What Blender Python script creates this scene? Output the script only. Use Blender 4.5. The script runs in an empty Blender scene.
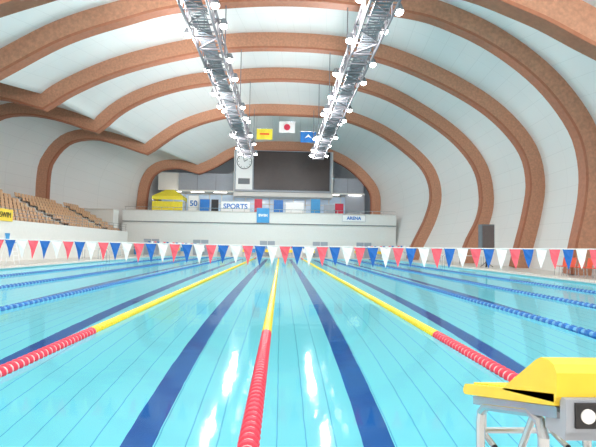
import bpy, math, random
from mathutils import Vector, Matrix
random.seed(4)
scene = bpy.context.scene
scene.view_settings.view_transform = 'Standard'
scene.view_settings.look = 'None'
scene.view_settings.exposure = 0.0
LAMP_W=375
NEAR_FILL_W=330

# ------------------------------------------------------------------ materials
def new_mat(name):
    m = bpy.data.materials.new(name); m.use_nodes = True
    nt = m.node_tree
    return m, nt, nt.nodes['Principled BSDF']

def S(c):
    def f(v):
        v /= 255.0
        return v/12.92 if v <= 0.04045 else ((v+0.055)/1.055)**2.4
    return (f(c[0]), f(c[1]), f(c[2]), 1.0)

def mat(name, rgb, rough=0.5, metal=0.0, emit=0.0, var=0.06, scale=6.0, emit_rgb=None):
    m, nt, b = new_mat(name)
    n = nt.nodes.new('ShaderNodeTexNoise'); n.inputs['Scale'].default_value = scale
    n.inputs['Detail'].default_value = 3
    tc = nt.nodes.new('ShaderNodeTexCoord')
    nt.links.new(tc.outputs['Object'], n.inputs['Vector'])
    r = nt.nodes.new('ShaderNodeValToRGB')
    c = S(rgb)
    r.color_ramp.elements[0].position = 0.3; r.color_ramp.elements[1].position = 0.7
    r.color_ramp.elements[0].color = tuple(max(0, v*(1-var)) for v in c[:3])+(1,)
    r.color_ramp.elements[1].color = tuple(min(1, v*(1+var)) for v in c[:3])+(1,)
    nt.links.new(n.outputs['Fac'], r.inputs['Fac'])
    nt.links.new(r.outputs['Color'], b.inputs['Base Color'])
    b.inputs['Roughness'].default_value = rough
    b.inputs['Metallic'].default_value = metal
    if emit:
        b.inputs['Emission Color'].default_value = S(emit_rgb or rgb)
        b.inputs['Emission Strength'].default_value = emit
    return m

def brick_mat(name, rgb, line, bw, bh, mortar, rough, coord='Object', var=0.03, offset=0.0):
    m, nt, b = new_mat(name)
    tc = nt.nodes.new('ShaderNodeTexCoord')
    br = nt.nodes.new('ShaderNodeTexBrick')
    br.offset = offset; br.squash = 1.0
    br.inputs['Scale'].default_value = 1.0
    br.inputs['Brick Width'].default_value = bw
    br.inputs['Row Height'].default_value = bh
    br.inputs['Mortar Size'].default_value = mortar
    br.inputs['Mortar Smooth'].default_value = 0.1
    c = S(rgb)
    br.inputs['Color1'].default_value = tuple(v*(1-var) for v in c[:3])+(1,)
    br.inputs['Color2'].default_value = tuple(min(1, v*(1+var)) for v in c[:3])+(1,)
    br.inputs['Mortar'].default_value = S(line)
    nt.links.new(tc.outputs[coord], br.inputs['Vector'])
    nt.links.new(br.outputs['Color'], b.inputs['Base Color'])
    b.inputs['Roughness'].default_value = rough
    return m

M_shell = brick_mat('shell_panels', (228,226,224), (214,212,210), 3.0, 1.1, 0.013, 0.6, 'UV', 0.008)
M_rib = mat('rib_wood_perforated', (194,140,112), 0.65, var=0.16, scale=7)
M_ribedge = mat('rib_edge_wood', (172,108,80), 0.6, var=0.1)
M_white = mat('painted_white', (232,231,227), 0.6, var=0.02)
M_wallp = brick_mat('wall_panel_white', (230,228,223), (200,200,198), 2.4, 1.2, 0.02, 0.6, 'Generated', 0.01)
M_grey = mat('panel_grey', (165,171,182), 0.5, var=0.04)
M_midgrey = mat('mid_grey', (112,116,122), 0.5)
M_dark = mat('dark_plastic', (38,38,42), 0.4)
M_black = mat('screen_black', (58,48,48), 0.45, var=0.1, scale=2)
M_steel = mat('stainless_steel', (205,208,212), 0.25, metal=0.85, var=0.04)
M_truss = mat('truss_galvanised', (122,118,124), 0.5, metal=0.1)
M_yellow = mat('yellow_plastic', (255,214,62), 0.4)
M_ropey = mat('rope_yellow', (252,222,50), 0.35)
M_roper = mat('rope_red', (238,62,85), 0.35)
M_ropeb = mat('rope_blue', (30,110,190), 0.35)
M_ropew = mat('rope_gap_white', (255,222,220), 0.4)
M_ropew2 = mat('rope_gap_pale', (110,175,220), 0.4)
M_ropey2 = mat('rope_gap_yellow', (236,204,45), 0.4)
M_fblue = mat('flag_blue', (30,105,190), 0.7)
M_fred = mat('flag_red', (250,100,115), 0.7)
M_fwhite = mat('flag_white', (248,248,248), 0.7, var=0.01)
M_cord = mat('cord_white', (230,230,230), 0.6)
M_marker = mat('lane_marker_blue_self_lit', (14,96,178), 0.4, emit=0.1)  # slight glow added to lift the blue; markings are no light source
M_deck = brick_mat('deck_tile', (226,220,212), (196,192,186), 0.3, 0.3, 0.01, 0.35)
M_grate = mat('overflow_grate', (236,238,238), 0.45)
M_seat = mat('seat_tan', (208,166,130), 0.5, var=0.1)
M_conc = mat('concrete_light', (214,208,200), 0.7)
M_tent = mat('tent_yellow', (248,230,70), 0.6)
M_orange = mat('orange_plastic', (240,82,40), 0.45)
M_red = mat('sign_red', (215,50,80), 0.5)
M_bluesign = mat('sign_blue', (40,120,200), 0.5)
M_lblue = mat('sign_light_blue', (60,155,215), 0.5)
M_glassw = mat('window_lit', (185,205,225), 0.15, emit=0.25, var=0.15, scale=0.7)
M_lamp = mat('lamp_lens', (255,252,245), 0.3, emit=20.0)
M_striplamp = mat('strip_lamp', (255,252,245), 0.3, emit=4.0)
M_letter = mat('letter_dark', (40,40,45), 0.5)

def tile_mat():
    m, nt, b = new_mat('pool_tile_self_lit')
    tc = nt.nodes.new('ShaderNodeTexCoord')
    br = nt.nodes.new('ShaderNodeTexBrick'); br.offset = 0.0
    br.inputs['Scale'].default_value = 1.0
    br.inputs['Brick Width'].default_value = 0.3125
    br.inputs['Row Height'].default_value = 50
    br.inputs['Mortar Size'].default_value = 0.008
    br.inputs['Mortar Smooth'].default_value = 0.3
    br.inputs['Color1'].default_value = S((148,226,235))
    br.inputs['Color2'].default_value = S((152,228,237))
    br.inputs['Mortar'].default_value = S((98,190,208))
    nt.links.new(tc.outputs['Object'], br.inputs['Vector'])
    nt.links.new(br.outputs['Color'], b.inputs['Base Color'])
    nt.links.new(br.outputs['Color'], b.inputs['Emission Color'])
    b.inputs['Emission Strength'].default_value = 0.34  # tiles glow in their own colour, standing in for light reaching the basin
    b.inputs['Roughness'].default_value = 0.5
    return m
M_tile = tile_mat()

def water_mat():
    m = bpy.data.materials.new('pool_water'); m.use_nodes = True
    nt = m.node_tree; nt.nodes.clear()
    out = nt.nodes.new('ShaderNodeOutputMaterial')
    rf = nt.nodes.new('ShaderNodeBsdfRefraction')
    rf.inputs['Color'].default_value = (0.78, 0.975, 1.0, 1)
    rf.inputs['Roughness'].default_value = 0.0
    rf.inputs['IOR'].default_value = 1.33
    gl = nt.nodes.new('ShaderNodeBsdfGlossy'); gl.inputs['Roughness'].default_value = 0.07
    gl.inputs['Color'].default_value = (0.9,0.97,1,1)
    fr = nt.nodes.new('ShaderNodeFresnel'); fr.inputs['IOR'].default_value = 1.33
    mul = nt.nodes.new('ShaderNodeMath'); mul.operation='MULTIPLY'; mul.inputs[1].default_value=0.62
    mix = nt.nodes.new('ShaderNodeMixShader')
    tc = nt.nodes.new('ShaderNodeTexCoord')
    n = nt.nodes.new('ShaderNodeTexNoise'); n.inputs['Scale'].default_value = 1.6
    n.inputs['Detail'].default_value = 2.0
    bp = nt.nodes.new('ShaderNodeBump'); bp.inputs['Strength'].default_value = 0.14
    bp.inputs['Distance'].default_value = 0.02
    L=nt.links.new
    L(tc.outputs['Object'], n.inputs['Vector'])
    L(n.outputs['Fac'], bp.inputs['Height'])
    for s in (rf,gl,fr): L(bp.outputs['Normal'], s.inputs['Normal'])
    L(fr.outputs[0], mul.inputs[0]); L(mul.outputs[0], mix.inputs[0])
    L(rf.outputs[0], mix.inputs[1]); L(gl.outputs[0], mix.inputs[2])
    L(mix.outputs[0], out.inputs['Surface'])
    return m
M_water = water_mat()

# ------------------------------------------------------------------ mesh builder
class MB:
    def __init__(s): s.v=[]; s.f=[]; s.m=[]; s.mats=[]
    def mi(s, mt):
        if mt not in s.mats: s.mats.append(mt)
        return s.mats.index(mt)
    def add(s, vs, fs, mt):
        o=len(s.v); s.v += [tuple(v) for v in vs]; i=s.mi(mt)
        for f in fs: s.f.append(tuple(o+k for k in f)); s.m.append(i)
    def box(s, a, b, mt):
        x0,y0,z0=a; x1,y1,z1=b
        vs=[(x0,y0,z0),(x1,y0,z0),(x1,y1,z0),(x0,y1,z0),(x0,y0,z1),(x1,y0,z1),(x1,y1,z1),(x0,y1,z1)]
        s.add(vs,[(0,3,2,1),(4,5,6,7),(0,1,5,4),(1,2,6,5),(2,3,7,6),(3,0,4,7)],mt)
    def prism_x(s, prof, x0, x1, mt):
        n=len(prof)
        vs=[(x0,p[0],p[1]) for p in prof]+[(x1,p[0],p[1]) for p in prof]
        fs=[tuple(range(n))[::-1], tuple(range(n,2*n))]
        fs+=[(i,(i+1)%n,n+(i+1)%n,n+i) for i in range(n)]
        s.add(vs,fs,mt)
    def prism_z(s, prof, z0, z1, mt):
        n=len(prof)
        vs=[(p[0],p[1],z0) for p in prof]+[(p[0],p[1],z1) for p in prof]
        fs=[tuple(range(n))[::-1], tuple(range(n,2*n))]
        fs+=[(i,(i+1)%n,n+(i+1)%n,n+i) for i in range(n)]
        s.add(vs,fs,mt)
    def cyl(s, p0, p1, r, mt, n=8, r1=None):
        p0=Vector(p0); p1=Vector(p1); d=(p1-p0).normalized()
        a=d.orthogonal().normalized(); b=d.cross(a)
        r1 = r if r1 is None else r1
        vs=[]
        for p,rr in ((p0,r),(p1,r1)):
            for i in range(n):
                t=2*math.pi*i/n; vs.append(p+a*math.cos(t)*rr+b*math.sin(t)*rr)
        fs=[(i,(i+1)%n,n+(i+1)%n,n+i) for i in range(n)]+[tuple(range(n))[::-1],tuple(range(n,2*n))]
        s.add(vs,fs,mt)
    def tube(s, pts, r, mt, n=8):
        pts=[Vector(p) for p in pts]; vs=[]
        for i,p in enumerate(pts):
            d=(pts[min(i+1,len(pts)-1)]-pts[max(i-1,0)]).normalized()
            up=Vector((1,0,0)) if abs(d.x)<0.9 else Vector((0,1,0))
            a=d.cross(up).normalized(); b=d.cross(a)
            for k in range(n):
                t=2*math.pi*k/n; vs.append(p+a*math.cos(t)*r+b*math.sin(t)*r)
        fs=[]
        for i in range(len(pts)-1):
            for k in range(n): fs.append((i*n+k,i*n+(k+1)%n,(i+1)*n+(k+1)%n,(i+1)*n+k))
        s.add(vs,fs,mt)
    def ball(s, c, r, mt, n=10, m=6, sz=1.0):
        vs=[(c[0],c[1],c[2]+r*sz)]
        for j in range(1,m):
            ph=math.pi*j/m
            for i in range(n):
                t=2*math.pi*i/n
                vs.append((c[0]+r*math.sin(ph)*math.cos(t),c[1]+r*math.sin(ph)*math.sin(t),c[2]+r*sz*math.cos(ph)))
        vs.append((c[0],c[1],c[2]-r*sz)); fs=[]
        for i in range(n): fs.append((0,1+i,1+(i+1)%n))
        for j in range(m-2):
            for i in range(n): fs.append((1+j*n+i,1+(j+1)*n+i,1+(j+1)*n+(i+1)%n,1+j*n+(i+1)%n))
        L=len(vs)-1; b=1+(m-2)*n
        for i in range(n): fs.append((L,b+(i+1)%n,b+i))
        s.add(vs,fs,mt)
    def obj(s, name, parent=None, smooth=False, loc=None):
        me=bpy.data.meshes.new(name); me.from_pydata(s.v,[],s.f)
        for mt in s.mats: me.materials.append(mt)
        me.polygons.foreach_set('material_index', s.m)
        if smooth: me.polygons.foreach_set('use_smooth',[True]*len(s.f))
        me.update()
        o=bpy.data.objects.new(name,me); scene.collection.objects.link(o)
        if loc: o.location=loc
        if parent: o.parent=parent
        return o

def empty(name, loc=(0,0,0)):
    o=bpy.data.objects.new(name,None); o.location=loc; scene.collection.objects.link(o); return o

def text(body, name, loc, size, mt, parent=None, rot=(math.pi/2,0,0), align='CENTER', bold=0.0):
    c=bpy.data.curves.new(name,'FONT'); c.body=body; c.size=size; c.extrude=0.005; c.offset=bold
    c.align_x=align; c.align_y='CENTER'; c.materials.append(mt)
    o=bpy.data.objects.new(name,c); o.location=loc; o.rotation_euler=rot
    scene.collection.objects.link(o)
    if parent: o.parent=parent
    return o

# ------------------------------------------------------------------ dimensions (metres, z=0 water level)
XL,XR = -12.68, 12.32
Y0,Y1 = 2.1, 52.1
DEPTH = -2.0
DK = 0.15

# ------------------------------------------------------------------ vault ribs
ribs = [
 (-6.0,[(13.2,.1),(13.5,1.5),(13.8,3.3),(13.3,5),(11.5,6.9),(9.3,8.1),(7.6,8.7),(5,9.3),(.4,9.6),(-5,9.3),(-7.6,8.7),(-10,7.8),(-13,6.6)],
       [(-13,6.6),(-15.5,7.1),(-18,7.0),(-20,6),(-20.6,4),(-20.6,.1)]),
 (4.0,[(13.2,.1),(13.5,1.5),(13.8,3.3),(13.3,5),(11.5,6.9),(9.3,8.1),(7.6,8.7),(5,9.3),(.4,9.6),(-5,9.3),(-7.6,8.7),(-10,7.8),(-13,6.6)],
       [(-13,6.6),(-15.5,7.1),(-18,7.0),(-20,6),(-20.6,4),(-20.6,.1)]),
 (14.0,[(13.5,.1),(13.8,1.5),(14.0,3.3),(13.5,5),(11.7,7.0),(9.3,8.3),(7.6,9.1),(5,9.9),(.4,10.3),(-5,9.9),(-7.6,9.1),(-10,8.2),(-13.2,6.9)],
       [(-13.2,6.9),(-15.5,7.4),(-18,7.2),(-20.3,6),(-21,4),(-21,.1)]),
 (22.5,[(14.5,.1),(14.8,1.5),(15.3,3.8),(15.35,5.7),(14.8,7.6),(13.2,9.75),(11.0,11.5),(8.6,12.7),(6.0,13.4),(.4,13.8),(-5.0,13.3),(-7.9,12.5),(-10.8,11.4),(-13.6,9.75),(-15.2,8.8)],
       [(-15.2,8.8),(-17.5,9.3),(-20,9.2),(-22.5,8),(-23.3,6),(-23.3,.1)]),
 (31.0,[(16.0,.1),(16.3,1.4),(16.9,3.7),(17.2,6.0),(16.6,8.3),(14.6,10.6),(11.6,12.5),(7.6,14.2),(4.3,14.9),(.35,15.1),(-3.6,14.9),(-7.5,14.15),(-11.2,13.0),(-14.1,11.6),(-15.7,10.5)],
       [(-15.7,10.5),(-17.4,11.0),(-19,11.2),(-21.7,11.0),(-24,9.7),(-25.3,7.5),(-25.4,.1)]),
 (40.0,[(16.1,.1),(16.4,1.6),(17.5,3.9),(17.8,6.0),(17.2,8.6),(15.2,11.1),(12.05,13.3),(8.6,15.0),(4.8,15.9),(.5,16.2),(-3.7,15.95),(-8.0,15.35),(-11.4,14.3),(-13.9,12.95),(-15.8,11.2)],
       [(-15.8,11.2),(-19.0,12.2),(-22.0,12.55),(-24.3,12.0),(-26.3,10),(-26.8,7.5),(-26.8,.1)]),
 (49.0,[(13.8,.1),(14.3,1.5),(15.7,4.4),(16.3,7.0),(15.6,9.6),(13.5,11.8),(10.1,14.0),(5.9,15.4),(.7,15.7),(-3.5,15.6),(-7.1,15.0),(-10.7,13.6),(-14.1,11.15)],
       [(-14.1,11.15),(-17,12.1),(-19.6,12.6),(-22.2,12.05),(-23.9,10.2),(-24.5,7.8),(-24.4,.1)]),
 (58.0,[(11.0,.1),(11.4,3.0),(11.7,6.3),(11.4,8.5),(9.6,10.7),(7.1,12.4),(3.4,13.6),(.3,13.75),(-2.8,13.6),(-5.9,12.9),(-8.3,11.5),(-10.2,10.6)],
       [(-10.2,10.6),(-12.6,11.2),(-15.1,10.8),(-16.5,9.3),(-17,6.2),(-17,.1)]),
 (65.0,[(9.8,.1),(10.2,3.0),(10.6,5.8),(10.2,7.8),(8.6,9.8),(6.4,11.4),(3.0,12.5),(.3,12.7),(-2.5,12.5),(-5.3,11.8),(-7.5,10.6),(-9.2,9.8)],
       [(-9.2,9.8),(-11.4,10.2),(-13.7,9.8),(-15,8.5),(-15.3,5.7),(-15.3,.1)]),
]
def spline(pts, n):
    P=[Vector(p) for p in pts]; P=[P[0]*2-P[1]]+P+[P[-1]*2-P[-2]]
    dense=[]
    for i in range(1,len(P)-2):
        for k in range(12):
            t=k/12; a,b,c,d=P[i-1],P[i],P[i+1],P[i+2]
            dense.append(0.5*((2*b)+(c-a)*t+(2*a-5*b+4*c-d)*t*t+(3*b-a-3*c+d)*t**3))
    dense.append(P[-2])
    L=[0]
    for i in range(1,len(dense)): L.append(L[-1]+(dense[i]-dense[i-1]).length)
    out=[]; j=0
    for i in range(n):
        s=L[-1]*i/(n-1)
        while j<len(L)-2 and L[j+1]<s: j+=1
        t=(s-L[j])/max(1e-9,L[j+1]-L[j]); out.append(dense[j].lerp(dense[j+1],min(1,t)))
    return out
N1,N2=70,30
profs=[]
for y,a,b in ribs:
    p=spline(a,N1)+spline(b,N2)[1:]
    nr=[]
    for i in range(len(p)):
        t=(p[min(i+1,len(p)-1)]-p[max(i-1,0)]).normalized()
        nr.append(Vector((t.y,-t.x)))
    profs.append((y,p,nr))

def rib(y,p,nr):
    mb=MB(); n=len(p); w=0.3
    vs=[]
    for q,m in zip(p,nr):
        for (o,yy) in ((-.6,-w),(.6,-w),(.6,w),(-.6,w),(-.47,-w)):
            vs.append((q.x+m.x*o, y+yy, q.y+m.y*o))
    fF=[];fE=[]
    for i in range(n-1):
        a=i*5; b=a+5
        fF.append((a+4,a+1,b+1,b+4))
        fF.append((a+2,a+3,b+3,b+2))
        fE.append((a,a+4,b+4,b))
        fE.append((a+3,a,b,b+3))
        fE.append((a+1,a+2,b+2,b+1))
    mb.add(vs,fF,M_rib)
    i_=mb.mi(M_ribedge)
    for f in fE: mb.f.append(f); mb.m.append(i_)
    return mb.obj('arch_rib')
for i,(y,p,nr) in enumerate(profs):
    if i in (0,8): continue
    rib(y,p,nr)

vs=[];fs=[];uv=[]
n=len(profs[0][1])
rows=[]
SUB=4
def skin_row(t):
    i=min(int(t),len(profs)-2); f=t-i
    y=profs[i][0]*(1-f)+profs[i+1][0]*f
    return y,[(profs[i][1][k]+profs[i][2][k]*.5).lerp(profs[i+1][1][k]+profs[i+1][2][k]*.5,f) for k in range(n)]
tt=0
while tt<=len(profs)-1+1e-6:
    rows.append(skin_row(min(tt,len(profs)-1-1e-9))); tt+=1/SUB
arc0=[0]
ref=profs[5][1]
for k in range(1,n): arc0.append(arc0[-1]+(ref[k]-ref[k-1]).length)
for y,row in rows:
    for k,q in enumerate(row): vs.append((q.x,y,q.y)); uv.append((y,arc0[k]))
for r in range(len(rows)-1):
    for k in range(n-1): fs.append((r*n+k,r*n+k+1,(r+1)*n+k+1,(r+1)*n+k))
me=bpy.data.meshes.new('ceiling'); me.from_pydata(vs,[],fs); me.materials.append(M_shell)
ul=me.uv_layers.new(name='UVMap')
for l in me.loops: ul.data[l.index].uv=uv[l.vertex_index]
me.polygons.foreach_set('use_smooth',[True]*len(fs)); me.update()
o=bpy.data.objects.new('ceiling',me); scene.collection.objects.link(o)
for nm,row in (('wall_front',rows[0]),('wall_back',rows[-1])):
    mb=MB(); mb.add([(q.x,row[0],q.y) for q in row[1]],[tuple(range(n))],M_white); mb.obj(nm)

# ------------------------------------------------------------------ floor / pool
mb=MB()
mb.box((-28,-6,-.35),(20,Y0-.35,DK),M_deck); mb.box((-28,Y1+.35,-.35),(20,65,DK),M_deck)
mb.box((-28,Y0-.35,-.35),(XL-.35,Y1+.35,DK),M_deck); mb.box((XR+.35,Y0-.35,-.35),(20,Y1+.35,DK),M_deck)
mb.obj('floor')
mb=MB()
mb.box((XL-.35,Y0-.35,-.3),(XR+.35,Y0,.06),M_grate); mb.box((XL-.35,Y1,-.3),(XR+.35,Y1+.35,.06),M_grate)
mb.box((XL-.35,Y0,-.3),(XL,Y1,.06),M_grate); mb.box((XR,Y0,-.3),(XR+.35,Y1,.06),M_grate)
mb.obj('pool_gutter')
mb=MB()
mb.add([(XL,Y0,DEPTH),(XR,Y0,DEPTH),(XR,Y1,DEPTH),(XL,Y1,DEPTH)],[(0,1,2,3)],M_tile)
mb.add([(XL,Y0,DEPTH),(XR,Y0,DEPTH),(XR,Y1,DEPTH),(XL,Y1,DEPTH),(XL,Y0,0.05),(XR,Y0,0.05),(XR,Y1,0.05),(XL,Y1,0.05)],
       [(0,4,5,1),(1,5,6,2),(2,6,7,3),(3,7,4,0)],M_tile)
for i in range(10):
    x=XL+1.25+2.5*i; z=DEPTH+.004
    mb.add([(x-.16,Y0+2,z),(x+.16,Y0+2,z),(x+.16,Y1-2,z),(x-.16,Y1-2,z)],[(0,1,2,3)],M_marker)
    for yy in (Y0+2,Y1-2):
        mb.add([(x-.5,yy-.13,z+.002),(x+.5,yy-.13,z+.002),(x+.5,yy+.13,z+.002),(x-.5,yy+.13,z+.002)],[(0,1,2,3)],M_marker)
mb.obj('pool_basin')
mb=MB(); mb.add([(XL,Y0,0),(XR,Y0,0),(XR,Y1,0),(XL,Y1,0)],[(0,1,2,3)],M_water); mb.obj('pool_water')

# ------------------------------------------------------------------ lane ropes
def rope(x,kind):
    mb=MB(); near=kind=='y'
    pitch=.1 if near else .2
    nn=12 if near else 8; r=.073 if near else .068
    y=Y0+.25; rings=[];cols=[]
    while y<Y1-.25:
        end = (y<6.9 or y>47.3)
        if near: c=M_roper if end else M_ropey; g=M_ropew if end else M_ropey2
        else: c=M_ropeb; g=M_ropew2
        gr = r*.7
        rings += [(y,gr),(y+.08*pitch,r*.93),(y+.3*pitch,r),(y+.5*pitch,r*.93),(y+.58*pitch,gr)]
        cols += [c,c,c,c,g]; y+=pitch
    vs=[]
    for (yy,rr) in rings:
        for k in range(nn):
            t=2*math.pi*k/nn; vs.append((x+rr*math.cos(t),yy,.015+rr*math.sin(t)))
    byc={}
    for i in range(len(rings)-1):
        byc.setdefault(cols[i],[]).extend([(i*nn+k,(i+1)*nn+k,(i+1)*nn+(k+1)%nn,i*nn+(k+1)%nn) for k in range(nn)])
    mb.v=vs
    for c,f in byc.items():
        i_=mb.mi(c); mb.f+=f; mb.m+=[i_]*len(f)
    mb.cyl((x,Y0,.015),(x,Y0+.26,.015),.012,M_steel); mb.cyl((x,Y1-.3,.015),(x,Y1,.015),.012,M_steel)
    mb.obj('lane_rope',smooth=False)
for k in range(-4,5):
    rope(-.18+2.5*k,'y' if abs(k)<=1 else 'b')

# ------------------------------------------------------------------ backstroke flags
def flagline(y0,zc,sp,nm,sl=0.0):
    mb=MB(); seq=[M_fblue,M_fwhite,M_fred]
    f=lambda x: zc+.0016*x*x
    g=lambda x: y0-sl*x
    x=-13.0; i=0
    while x<12.7:
        z=f(x); y=g(x); w=sp*.45; dy=.015*math.sin(i*2.1); h=.29+.01*math.sin(i*1.3)
        lx=.01*math.sin(i*1.7)
        c=seq[i%3]
        mb.add([(x-w,y,z),(x+w,y,f(x)),(x+lx,y+dy,z-h),(x-w*.5+lx*.5,y+.02,z-h*.5),(x+w*.5+lx*.5,y-.01,z-h*.5),(x,y+.012,z)],
               [(0,3,4,5),(5,4,1),(3,2,4)],c)
        x+=sp; i+=1
    mb.tube([(xx*.5,g(xx*.5),f(xx*.5)) for xx in range(-27,27)],.008,M_cord,5)
    for px in (-13.5,13.0):
        mb.cyl((px,g(px),DK),(px,g(px),f(px)+.05),.025,M_steel,10); mb.cyl((px,g(px),DK),(px,g(px),DK+.04),.09,M_steel,12)
    mb.obj(nm)
flagline(7.0,1.29,.184,'backstroke_flags',.10)
flagline(47.1,1.35,.3,'backstroke_flags')

# ------------------------------------------------------------------ starting blocks
def block(x,y,face,name='starting_block'):
    mb=MB()
    z=lambda v: v-DK
    W=.265
    mb.prism_x([(0,z(.665)),(-.02,z(.69)),(-.70,z(.855)),(-.70,z(.82)),(-.02,z(.645)),(0,z(.65))],-W,W,M_yellow)
    mb.prism_x([(-.37,z(.77)),(-.40,z(.795)),(-.60,z(.932)),(-.63,z(.947)),(-.67,z(.95)),(-.70,z(.942)),(-.715,z(.92)),(-.715,z(.85)),(-.70,z(.83))],-W,W,M_yellow)
    for i in range(9):
        yy=-.05-.034*i; zz=z(.692)+(-yy-.02)*.243
        mb.box((-W+.03,yy-.006,zz-.006),(W-.03,yy+.006,zz+.004),M_yellow)
    for sx in (-1,1):
        a,b=sorted((sx*(W-.05),sx*(W-.02)))
        mb.prism_x([(-.06,z(.65)),(-.68,z(.81)),(-.68,z(.775)),(-.06,z(.615))],a,b,M_steel)
        xx=sx*(W-.035)
        mb.tube([(xx,-.58,0),(xx,-.58,z(.68)),(xx,-.56,z(.725)),(xx,-.50,z(.735)),(xx,-.16,z(.64)),(xx,-.11,z(.60)),(xx,-.10,z(.55)),(xx,-.10,0)],.018,M_steel,10)
        mb.tube([(xx,-.58,z(.42)),(xx,-.10,z(.42))],.013,M_steel,8)
        mb.tube([(xx-sx*.03,-.46,z(.70)),(xx-sx*.03,-.30,z(.42))],.012,M_steel,8)
        for yy in (-.58,-.10):
            mb.cyl((xx,yy,0),(xx,yy,.012),.05,M_steel,14)
        mb.tube([(sx*.16,-.02,z(.63)),(sx*.16,.03,z(.60)),(sx*.16,.03,z(.46)),(sx*.16,-.08,z(.44))],.014,M_steel,8)
    mb.tube([(-.16,.03,z(.47)),(.16,.03,z(.47))],.014,M_steel,8)
    mb.tube([(-W+.035,-.10,z(.30)),(W-.035,-.10,z(.30))],.014,M_steel,8)
    mb.tube([(-W+.035,-.58,z(.55)),(W-.035,-.58,z(.55))],.014,M_steel,8)
    mb.box((-.25,-.735,z(.755)),(.25,-.705,z(.85)),M_grey)
    mb.box((-.235,-.705,z(.72)),(.235,-.60,z(.79)),M_grey)
    mb.box((-.225,-.742,z(.768)),(.0,-.735,z(.84)),M_dark)
    for cx in (-.19,-.115,-.04):
        mb.cyl((cx,-.742,z(.804)),(cx,-.747,z(.804)),.021,M_fwhite,18)
    mb.box((.05,-.742,z(.775)),(.21,-.735,z(.832)),M_fwhite)
    mb.box((-W+.05,-.60,z(.44)),(W-.05,-.38,z(.455)),M_steel)
    o=mb.obj(name,loc=(x,y,DK))
    if face<0: o.rotation_euler=(0,0,math.pi)
    return o
for i in range(10):
    x=XL+1.25+2.5*i
    if abs(x+1.43)>.1: block(x+.02,Y0,1)
    block(x,Y1,-1)

# ------------------------------------------------------------------ lighting trusses
def truss(x, name):
    root=empty(name,(x,0,0)); mb=MB()
    ya,yb=15.2,47.0; zt,zb=11.0,10.2; hw=.52
    for cx,cz in [(-hw,zt),(hw,zt),(-hw,zb),(hw,zb)]: mb.cyl((cx,ya,cz),(cx,yb,cz),.06,M_truss,8)
    nb=27; dy=(yb-ya)/nb
    for i in range(nb+1):
        y=ya+i*dy
        for s in (-1,1):
            mb.cyl((s*hw,y,zb),(s*hw,y,zt),.033,M_truss,6)
        mb.cyl((-hw,y,zb),(hw,y,zb),.033,M_truss,6); mb.cyl((-hw,y,zt),(hw,y,zt),.033,M_truss,6)
        if i<nb:
            a,b=(zb,zt) if i%2 else (zt,zb)
            for s in (-1,1): mb.cyl((s*hw,y,a),(s*hw,y+dy,b),.03,M_truss,6)
            mb.cyl((-hw if i%2 else hw,y,zb),(hw if i%2 else -hw,y+dy,zb),.03,M_truss,6)
            mb.cyl((-hw if i%2 else hw,y,zt),(hw if i%2 else -hw,y+dy,zt),.03,M_truss,6)
    y=ya
    while y<yb:
        mb.box((-.3,y,zb+.04),(.3,y+.12,zb+.08),M_midgrey); y+=.24
    for s in (-.3,.3): mb.cyl((s,ya,zb+.06),(s,yb,zb+.06),.03,M_truss,6); mb.cyl((s,ya,zb+.6),(s,yb,zb+.6),.025,M_truss,6)
    for y in (22.5,31,40,46.5):
        ztop={22.5:13.2,31:14.4,40:15.5,46.5:15.0}[y]
        for s in (-hw,hw): mb.cyl((s,y,zt),(s,y,ztop),.03,M_truss,6)
    mb.obj('lattice',root)
    lm=MB(); k=0
    y=17.4
    while y<yb:
        for s in (-1,1):
            if (k*7)%5==3: k+=1; continue
            cx=s*(hw+.24); cz=zb+.12+(.45 if k%3==0 else 0)
            lm.cyl((s*hw,y,cz+.28),(cx,y,cz+.28),.03,M_truss,6)
            lm.cyl((cx,y,cz+.30),(cx,y,cz+.02),.09,M_midgrey,14,.2)
            lm.ball((cx,y,cz),.165,M_lamp,14,8,.8)
            if k%2==0:
                ld=bpy.data.lights.new('flood','POINT'); ld.energy=LAMP_W; ld.shadow_soft_size=.2
                ld.color=(1,.985,.96)
                lo=bpy.data.objects.new('flood_bulb',ld); scene.collection.objects.link(lo)
                lo.location=(cx,y,cz-.4); lo.parent=root
            k+=1
        y+=2.6
    lm.obj('floodlights',root)
truss(-3.4,'lighting_truss'); truss(3.6,'lighting_truss')

for py in (-2.5,2.5,8.0):  # unseen fill lamps, added overhead to brighten the near flags and ropes
    for px in (-10.5,-4.0,4.0,10.0):
        zc = 6.9 if abs(px)>9 else 8.0
        root=empty('added_fill_lamp',(px,py,0)); m=MB()
        m.cyl((0,0,zc+.35),(0,0,zc+1.3),.015,M_dark,6)
        m.cyl((0,0,zc+.35),(0,0,zc+.15),.08,M_midgrey,16,.14); m.cyl((0,0,zc+.15),(0,0,zc),.14,M_midgrey,20,.26)
        m.ball((0,0,zc),.12,M_lamp,12,8)
        m.obj('fill_lamp_shade',root)
        ld=bpy.data.lights.new('added_fill','POINT'); ld.energy=NEAR_FILL_W; ld.shadow_soft_size=.15; ld.color=(1,.985,.96)
        lo=bpy.data.objects.new('added_fill_bulb',ld); scene.collection.objects.link(lo); lo.location=(0,0,zc-.35); lo.parent=root

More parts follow.
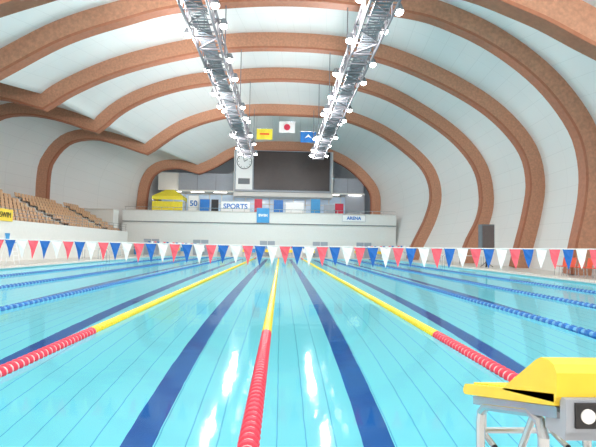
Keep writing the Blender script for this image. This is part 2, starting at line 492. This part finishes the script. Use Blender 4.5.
# ------------------------------------------------------------------ far end
mb=MB()
foot=[(-17.8,53.5),(13.2,53.5),(10.2,64),(-14.8,64)]
mb.prism_z(foot,DK,4.0,M_white)
mb.box((-17.8,53.4,3.9),(13.2,53.55,5.1),M_white)
mb.box((-17.85,53.3,5.1),(13.25,53.6,5.17),M_conc)
mb.box((-17.8,53.36,3.82),(13.2,53.42,3.9),M_midgrey)
mb.obj('balcony')
mb=MB()
for i in range(24):
    xx=-17.5+i*1.33; mb.cyl((xx,53.45,5.17),(xx,53.45,5.5),.02,M_steel,6)
mb.cyl((-17.6,53.45,5.5),(13.1,53.45,5.5),.03,M_steel,6); mb.obj('balcony_handrail')
for i,xx in enumerate((-14.5,-9,-1.5,4.5,9.5)):
    d=MB(); d.box((xx-.95,53.42,DK),(xx+.95,53.5,2.0),M_white); d.box((xx-.85,53.38,DK),(xx-.03,53.44,1.9),M_grey); d.box((xx+.03,53.38,DK),(xx+.85,53.44,1.9),M_grey)
    d.cyl((xx-.1,53.35,1.1),(xx-.1,53.35,1.4),.02,M_steel,6); d.obj('door_%d'%(i+1))
mb=MB(); mb.box((-23.5,50.6,DK),(-17.85,52.2,4.9),M_wallp); mb.box((-23.5,50.5,4.9),(-17.85,52.3,5.0),M_conc)
mb.obj('wall_left_end')
mb=MB()
mb.box((-15.2,60.0,4.0),(10.6,60.2,8.1),M_glassw)
for i in range(18):
    xx=-15.2+i*1.52; mb.box((xx-.06,59.9,4.0),(xx+.06,60.02,8.1),M_white)
mb.box((-15.2,59.9,6.6),(10.6,60.0,6.72),M_white)
mb.box((-15.2,59.9,7.75),(10.6,60.0,8.1),M_white)
mb.obj('window_1')
mb=MB()
mb.box((-12.8,58.6,8.1),(-5.9,60.2,10.25),M_grey); mb.box((6.3,58.6,8.1),(10.3,60.2,10.0),M_grey)
mb.box((-15.4,58.9,8.1),(-12.8,60.2,10.3),M_white)
mb.box((8.0,58.5,4.0),(10.4,58.7,8.1),M_grey)
for xx in (-10.5,-8.2,8.3): mb.box((xx-.02,58.57,8.1),(xx+.02,58.6,10.0),M_midgrey)
mb.box((-5.9,57.45,7.4),(6.3,60.2,13.05),M_white)
mb.box((-12.8,58.2,7.9),(10.4,60,8.1),M_white)
mb.obj('wall_concourse')
mb=MB()
for i in range(9): mb.box((-14+i*2.8,58.3,7.82),(-12.4+i*2.8,58.45,7.9),M_striplamp)
mb.obj('concourse_strip_lights')

sb=empty('scoreboard',(0,57.2,0))
mb=MB()
mb.box((-5.75,-.1,7.95),(6.05,.2,13.0),M_grey)
mb.box((-3.45,-.2,8.15),(5.85,-.1,12.9),M_dark)
mb.box((-3.3,-.24,8.3),(5.7,-.2,12.75),M_black)
mb.box((-5.6,-.18,8.15),(-3.6,-.1,12.9),M_fwhite)
mb.cyl((-4.6,-.19,11.55),(-4.6,-.25,11.55),.92,M_dark,32); mb.cyl((-4.6,-.24,11.55),(-4.6,-.28,11.55),.84,M_fwhite,32)
for i in range(12):
    a=math.pi*i/6; mb.box((-4.6+.7*math.sin(a)-.04,-.3,11.55+.7*math.cos(a)-.04),(-4.6+.7*math.sin(a)+.04,-.28,11.55+.7*math.cos(a)+.04),M_dark)
mb.cyl((-4.6,-.31,11.55),(-4.2,-.31,11.8),.035,M_dark,6); mb.cyl((-4.6,-.31,11.55),(-4.75,-.31,12.15),.03,M_dark,6)
mb.box((-5.3,-.22,8.8),(-3.9,-.18,9.5),M_midgrey)
mb.obj('board',sb)

def sign(name,x0,x1,z0,z1,y,bg,txt=None,size=.5,tm=None,bold=.02):
    m=MB(); m.box((x0,y,z0),(x1,y+.04,z1),bg); m.box((x0-.03,y+.01,z0-.03),(x1+.03,y+.05,z1+.03),M_grey)
    m.box((x0+.05,y+.05,4.0 if y>53.5 else z0),(x0+.1,y+.1,z1),M_midgrey); m.box((x1-.1,y+.05,4.0 if y>53.5 else z0),(x1-.05,y+.1,z1),M_midgrey)
    o=m.obj(name)
    if txt: text(txt,'lettering',((x0+x1)/2,y-.012,(z0+z1)/2),size,tm,o,bold=bold)
sign('sports_banner',-6.9,-3.6,5.2,6.35,53.9,M_fwhite,'SPORTS',.8,M_bluesign)
sign('blue_banner',-2.75,-1.35,3.95,5.6,53.25,M_lblue,'SWIM',.4,M_fwhite)
sign('notice_board',.5,2.6,5.2,6.4,54.2,M_fwhite)
sign('facility_sign',7.0,9.6,4.3,5.0,53.3,M_fwhite,'ARENA',.5,M_bluesign)
sign('event_poster',-9.4,-8.3,5.2,6.6,54.5,M_bluesign)
sign('menu_board',-8.1,-7.3,5.2,6.6,54.6,M_letter)
sign('info_panel',5.0,6.2,5.2,6.3,54.8,M_grey)
sign('wall_poster',3.5,4.6,5.2,7.0,55.5,M_lblue)
sign('event_poster',-10.9,-9.7,5.2,7.1,55.4,M_fwhite,'50',.9,M_bluesign)
sign('event_poster',-3.2,-2.3,5.2,6.9,56.0,M_red)
sign('event_poster',-.9,.2,5.2,6.8,55.6,M_bluesign)
sign('vending_machine',6.5,7.5,4.6,6.6,56.5,M_red)

mb=MB()
cx,cy=-13.2,56
w=1.75
for sx in (-1,1):
    for sy in (-1,1): mb.cyl((cx+sx*w*.95,cy+sy*1.2,4.0),(cx+sx*w*.95,cy+sy*1.2,6.9),.04,M_steel,8)
mb.add([(cx-w,cy-1.3,6.9),(cx+w,cy-1.3,6.9),(cx+w,cy+1.3,6.9),(cx-w,cy+1.3,6.9),(cx-.5,cy,7.8),(cx+.5,cy,7.8)],
       [(0,1,5,4),(1,2,5),(2,3,4,5),(3,0,4)],M_tent)
mb.box((cx-w,cy-1.32,6.5),(cx+w,cy-1.28,6.92),M_tent); mb.box((cx-w-.02,cy-1.3,6.5),(cx-w+.02,cy+1.3,6.92),M_tent); mb.box((cx+w-.02,cy-1.3,6.5),(cx+w+.02,cy+1.3,6.92),M_tent)
mb.box((cx-w,cy-1.25,4.0),(cx+w,cy-1.2,6.3),M_tent)
mb.obj('stall_tent')

def cflag(name,x,z,bg,extra=None):
    m=MB(); w,h=.85,.58
    vs=[];fs=[]
    for i in range(9):
        for zz in (h,-h): vs.append((x-w+2*w*i/8,50+.06*math.sin(i*1.1),z+zz))
    for i in range(8): fs.append((2*i,2*i+1,2*i+3,2*i+2))
    m.add(vs,fs,bg)
    m.cyl((x-w,50,z+h+.03),(x+w,50,z+h+.03),.03,M_steel,6)
    for s in (-w,w): m.cyl((x+s,50,z+h),(x+s,50,15.6),.012,M_steel,5)
    if extra=='sun': m.cyl((x,49.92,z),(x,49.9,z),.34,M_red,24)
    if extra=='bird': m.add([(x-.4,49.9,z-.15),(x,49.9,z+.3),(x+.4,49.9,z-.15),(x,49.9,z+.02)],[(0,3,1),(3,2,1)],M_fwhite)
    if extra=='band': m.box((x-.5,49.88,z-.08),(x+.5,49.92,z+.08),M_orange)
    m.obj(name)
cflag('city_flag',-1.95,13.3,M_tent,'band'); cflag('national_flag',.45,14.1,M_fwhite,'sun'); cflag('prefecture_flag',2.75,13.1,M_bluesign,'bird')

# ------------------------------------------------------------------ left spectator stand
mb=MB(); rowsN=8; ya,yb=14.0,50.4; ZB,RZ=2.15,.34
for i in range(rowsN):
    x0=-16.4-i*.62; mb.box((x0-.62,ya,DK),(x0,yb,ZB+RZ*i),M_conc)
mb.box((-16.4,ya,DK),(-16.2,yb,2.6),M_white)
mb.box((-23.2,22.0,4.75),(-21.36,yb,4.85),M_conc)
for k in range(4):
    y=20+k*8.5
    for i in range(rowsN): mb.box((-16.42-i*.62-.31,y,ZB+RZ*i),(-16.42-i*.62,y+1.0,ZB+.17+RZ*i),M_white)
mb.obj('spectator_stand')
mb=MB()
for i in range(rowsN):
    x=-16.75-i*.62; z=ZB+RZ*i
    y=ya+.4
    while y<yb-.3:
        if any(20+k*8.5-.3<y<21+k*8.5+.3 for k in range(4)): y+=.5; continue
        mb.prism_z([(x-.15,y-.2),(x+.2,y-.22),(x+.2,y+.22),(x-.15,y+.2)],z+.36,z+.42,M_seat)
        mb.add([(x-.15,y-.19,z+.4),(x-.15,y+.19,z+.4),(x-.24,y+.17,z+.74),(x-.24,y-.17,z+.74),
                (x-.19,y-.19,z+.4),(x-.19,y+.19,z+.4),(x-.28,y+.17,z+.74),(x-.28,y-.17,z+.74)],
               [(0,1,2,3),(7,6,5,4),(3,2,6,7),(0,3,7,4),(1,5,6,2)],M_seat)
        mb.box((x-.03,y-.03,z),(x+.03,y+.03,z+.37),M_midgrey)
        y+=.5
mb.obj('stadium_seats')
mb=MB(); y=ya
while y<=yb: mb.cyl((-16.3,y,2.6),(-16.3,y,3.3),.02,M_steel,6); y+=1.2
for z in (2.85,3.07,3.3): mb.cyl((-16.3,ya,z),(-16.3,yb,z),.018,M_steel,6)
mb.obj('stand_railing')
m=MB(); m.box((-16.15,27.2,2.5),(-16.1,28.8,3.2),M_yellow); m.cyl((-16.2,27.3,2.5),(-16.2,27.3,3.3),.02,M_steel); o=m.obj('yellow_banner')
text('SWIM','lettering',(-16.07,28.0,2.85),.45,M_dark,o,(math.pi/2,0,math.pi/2))

# ------------------------------------------------------------------ deck furniture
def chair(x,y,mt,rot=0,name='plastic_chair'):
    m=MB()
    m.prism_z([(-.22,-.2),(.22,-.2),(.2,.22),(-.2,.22)],.43,.46,mt)
    m.prism_x([(.2,.45),(.23,.45),(.31,.85),(.28,.86)],-.2,.2,mt)
    for sx in (-.19,.19):
        m.tube([(sx,-.2,0),(sx,-.17,.43),(sx,.18,.43),(sx,.25,0)],.013,M_steel,6)
        m.tube([(sx,.2,.43),(sx,.3,.84)],.013,M_steel,6)
    o=m.obj(name,loc=(x,y,DK)); o.rotation_euler=(0,0,rot); return o
for i in range(6): chair(13.35,19.0+.6*i,M_orange,-math.pi/2)
for i in range(10): chair(-11+1.9*i+(.4 if i%3 else 0),52.9,M_fwhite if i%2 else M_lblue,0)
def table(x,y):
    m=MB(); m.box((-.9,-.3,.68),(.9,.3,.72),M_fwhite)
    for sx in (-.8,.8):
        for sy in (-.22,.22): m.cyl((sx,sy,0),(sx,sy,.68),.018,M_steel,6)
        m.cyl((sx,-.22,.1),(sx,.22,.1),.015,M_steel,6)
    m.obj('folding_table',loc=(x,y,DK))
for x,y in ((13.9,38),(13.9,43),(14.2,34.5),(-14.0,44),(-14,36)): table(x,y)

m=MB()
m.box((-.42,-.3,1.15),(.42,.3,2.85),M_midgrey); m.box((-.36,-.33,1.25),(.36,-.3,2.75),mat('speaker_cloth',(112,98,96),.8))
m.cyl((0,0,0),(0,0,1.15),.05,M_dark,10)
for a in range(3):
    t=a*2.094; m.cyl((0,0,.35),(.45*math.cos(t),.45*math.sin(t),.02),.02,M_dark,6)
m.obj('loudspeaker_on_stand',loc=(13.75,31,DK))

def guard(x,y,rot):
    m=MB()
    for sx in (-.35,.35):
        m.cyl((sx,-.5,0),(sx*.8,-.2,1.5),.03,M_fwhite,8); m.cyl((sx,.5,0),(sx*.8,.25,1.5),.03,M_fwhite,8)
        m.cyl((sx*.8,.25,1.5),(sx*.8,.3,2.2),.03,M_fwhite,8); m.cyl((sx*.8,-.2,1.75),(sx*.8,.27,1.75),.025,M_fwhite,8)
    for k in range(4): t=.2+k*.2; m.cyl((-.35+.07*t,-.5+.3*t,1.5*t),(.35-.07*t,-.5+.3*t,1.5*t),.022,M_fwhite,8)
    m.box((-.3,-.22,1.48),(.3,.27,1.54),M_lblue); m.box((-.3,.26,1.7),(.3,.31,2.2),M_lblue)
    o=m.obj('lifeguard_chair',loc=(x,y,DK)); o.rotation_euler=(0,0,rot); o.scale=(.72,.72,.72)
guard(-13.9,24.8,math.pi/2)

def ladder(x,y,s):
    m=MB()
    for yy in (-.25,.25):
        m.tube([(s*.55,yy,.15),(s*.55,yy,.7),(s*.48,yy,.9),(s*.3,yy,1.0),(s*.1,yy,.93),(-s*.05,yy,.75),(-s*.08,yy,.2),(-s*.08,yy,-1.2)],.02,M_steel,8)
    for z in (-.2,-.5,-.8,-1.1): m.box((-s*.08-.04,-.25,z),(-s*.08+.04,.25,z+.03),M_steel)
    m.obj('pool_ladder',loc=(x,y,0))
for y in (16,35,48): ladder(XL,y,-1); ladder(XR,y,1)

for x in (-16,11.8):
    m=MB(); m.cyl((0,0,0),(0,0,.8),.22,M_lblue,16,.27); m.cyl((0,0,.8),(0,0,.86),.29,M_midgrey,16); m.ball((0,0,.86),.25,M_midgrey,14,8,.4)
    m.obj('waste_bin',loc=(x,52.9,DK))

# ------------------------------------------------------------------ world + camera
w=bpy.data.worlds.new('World'); scene.world=w; w.use_nodes=True
w.node_tree.nodes['Background'].inputs['Color'].default_value=(.8,.9,1,1)
w.node_tree.nodes['Background'].inputs['Strength'].default_value=.5

cam=bpy.data.cameras.new('Camera'); cam.sensor_width=36; cam.lens=28.4; cam.clip_end=300; cam.clip_start=.05
co=bpy.data.objects.new('Camera',cam); scene.collection.objects.link(co)
co.location=(0,0,1.28)
R=Matrix.Rotation(math.radians(-2.07),4,'Z')@Matrix.Rotation(math.radians(90+2.86),4,'X')@Matrix.Rotation(math.radians(1.0),4,'Z')
co.rotation_euler=R.to_euler()
scene.camera=co
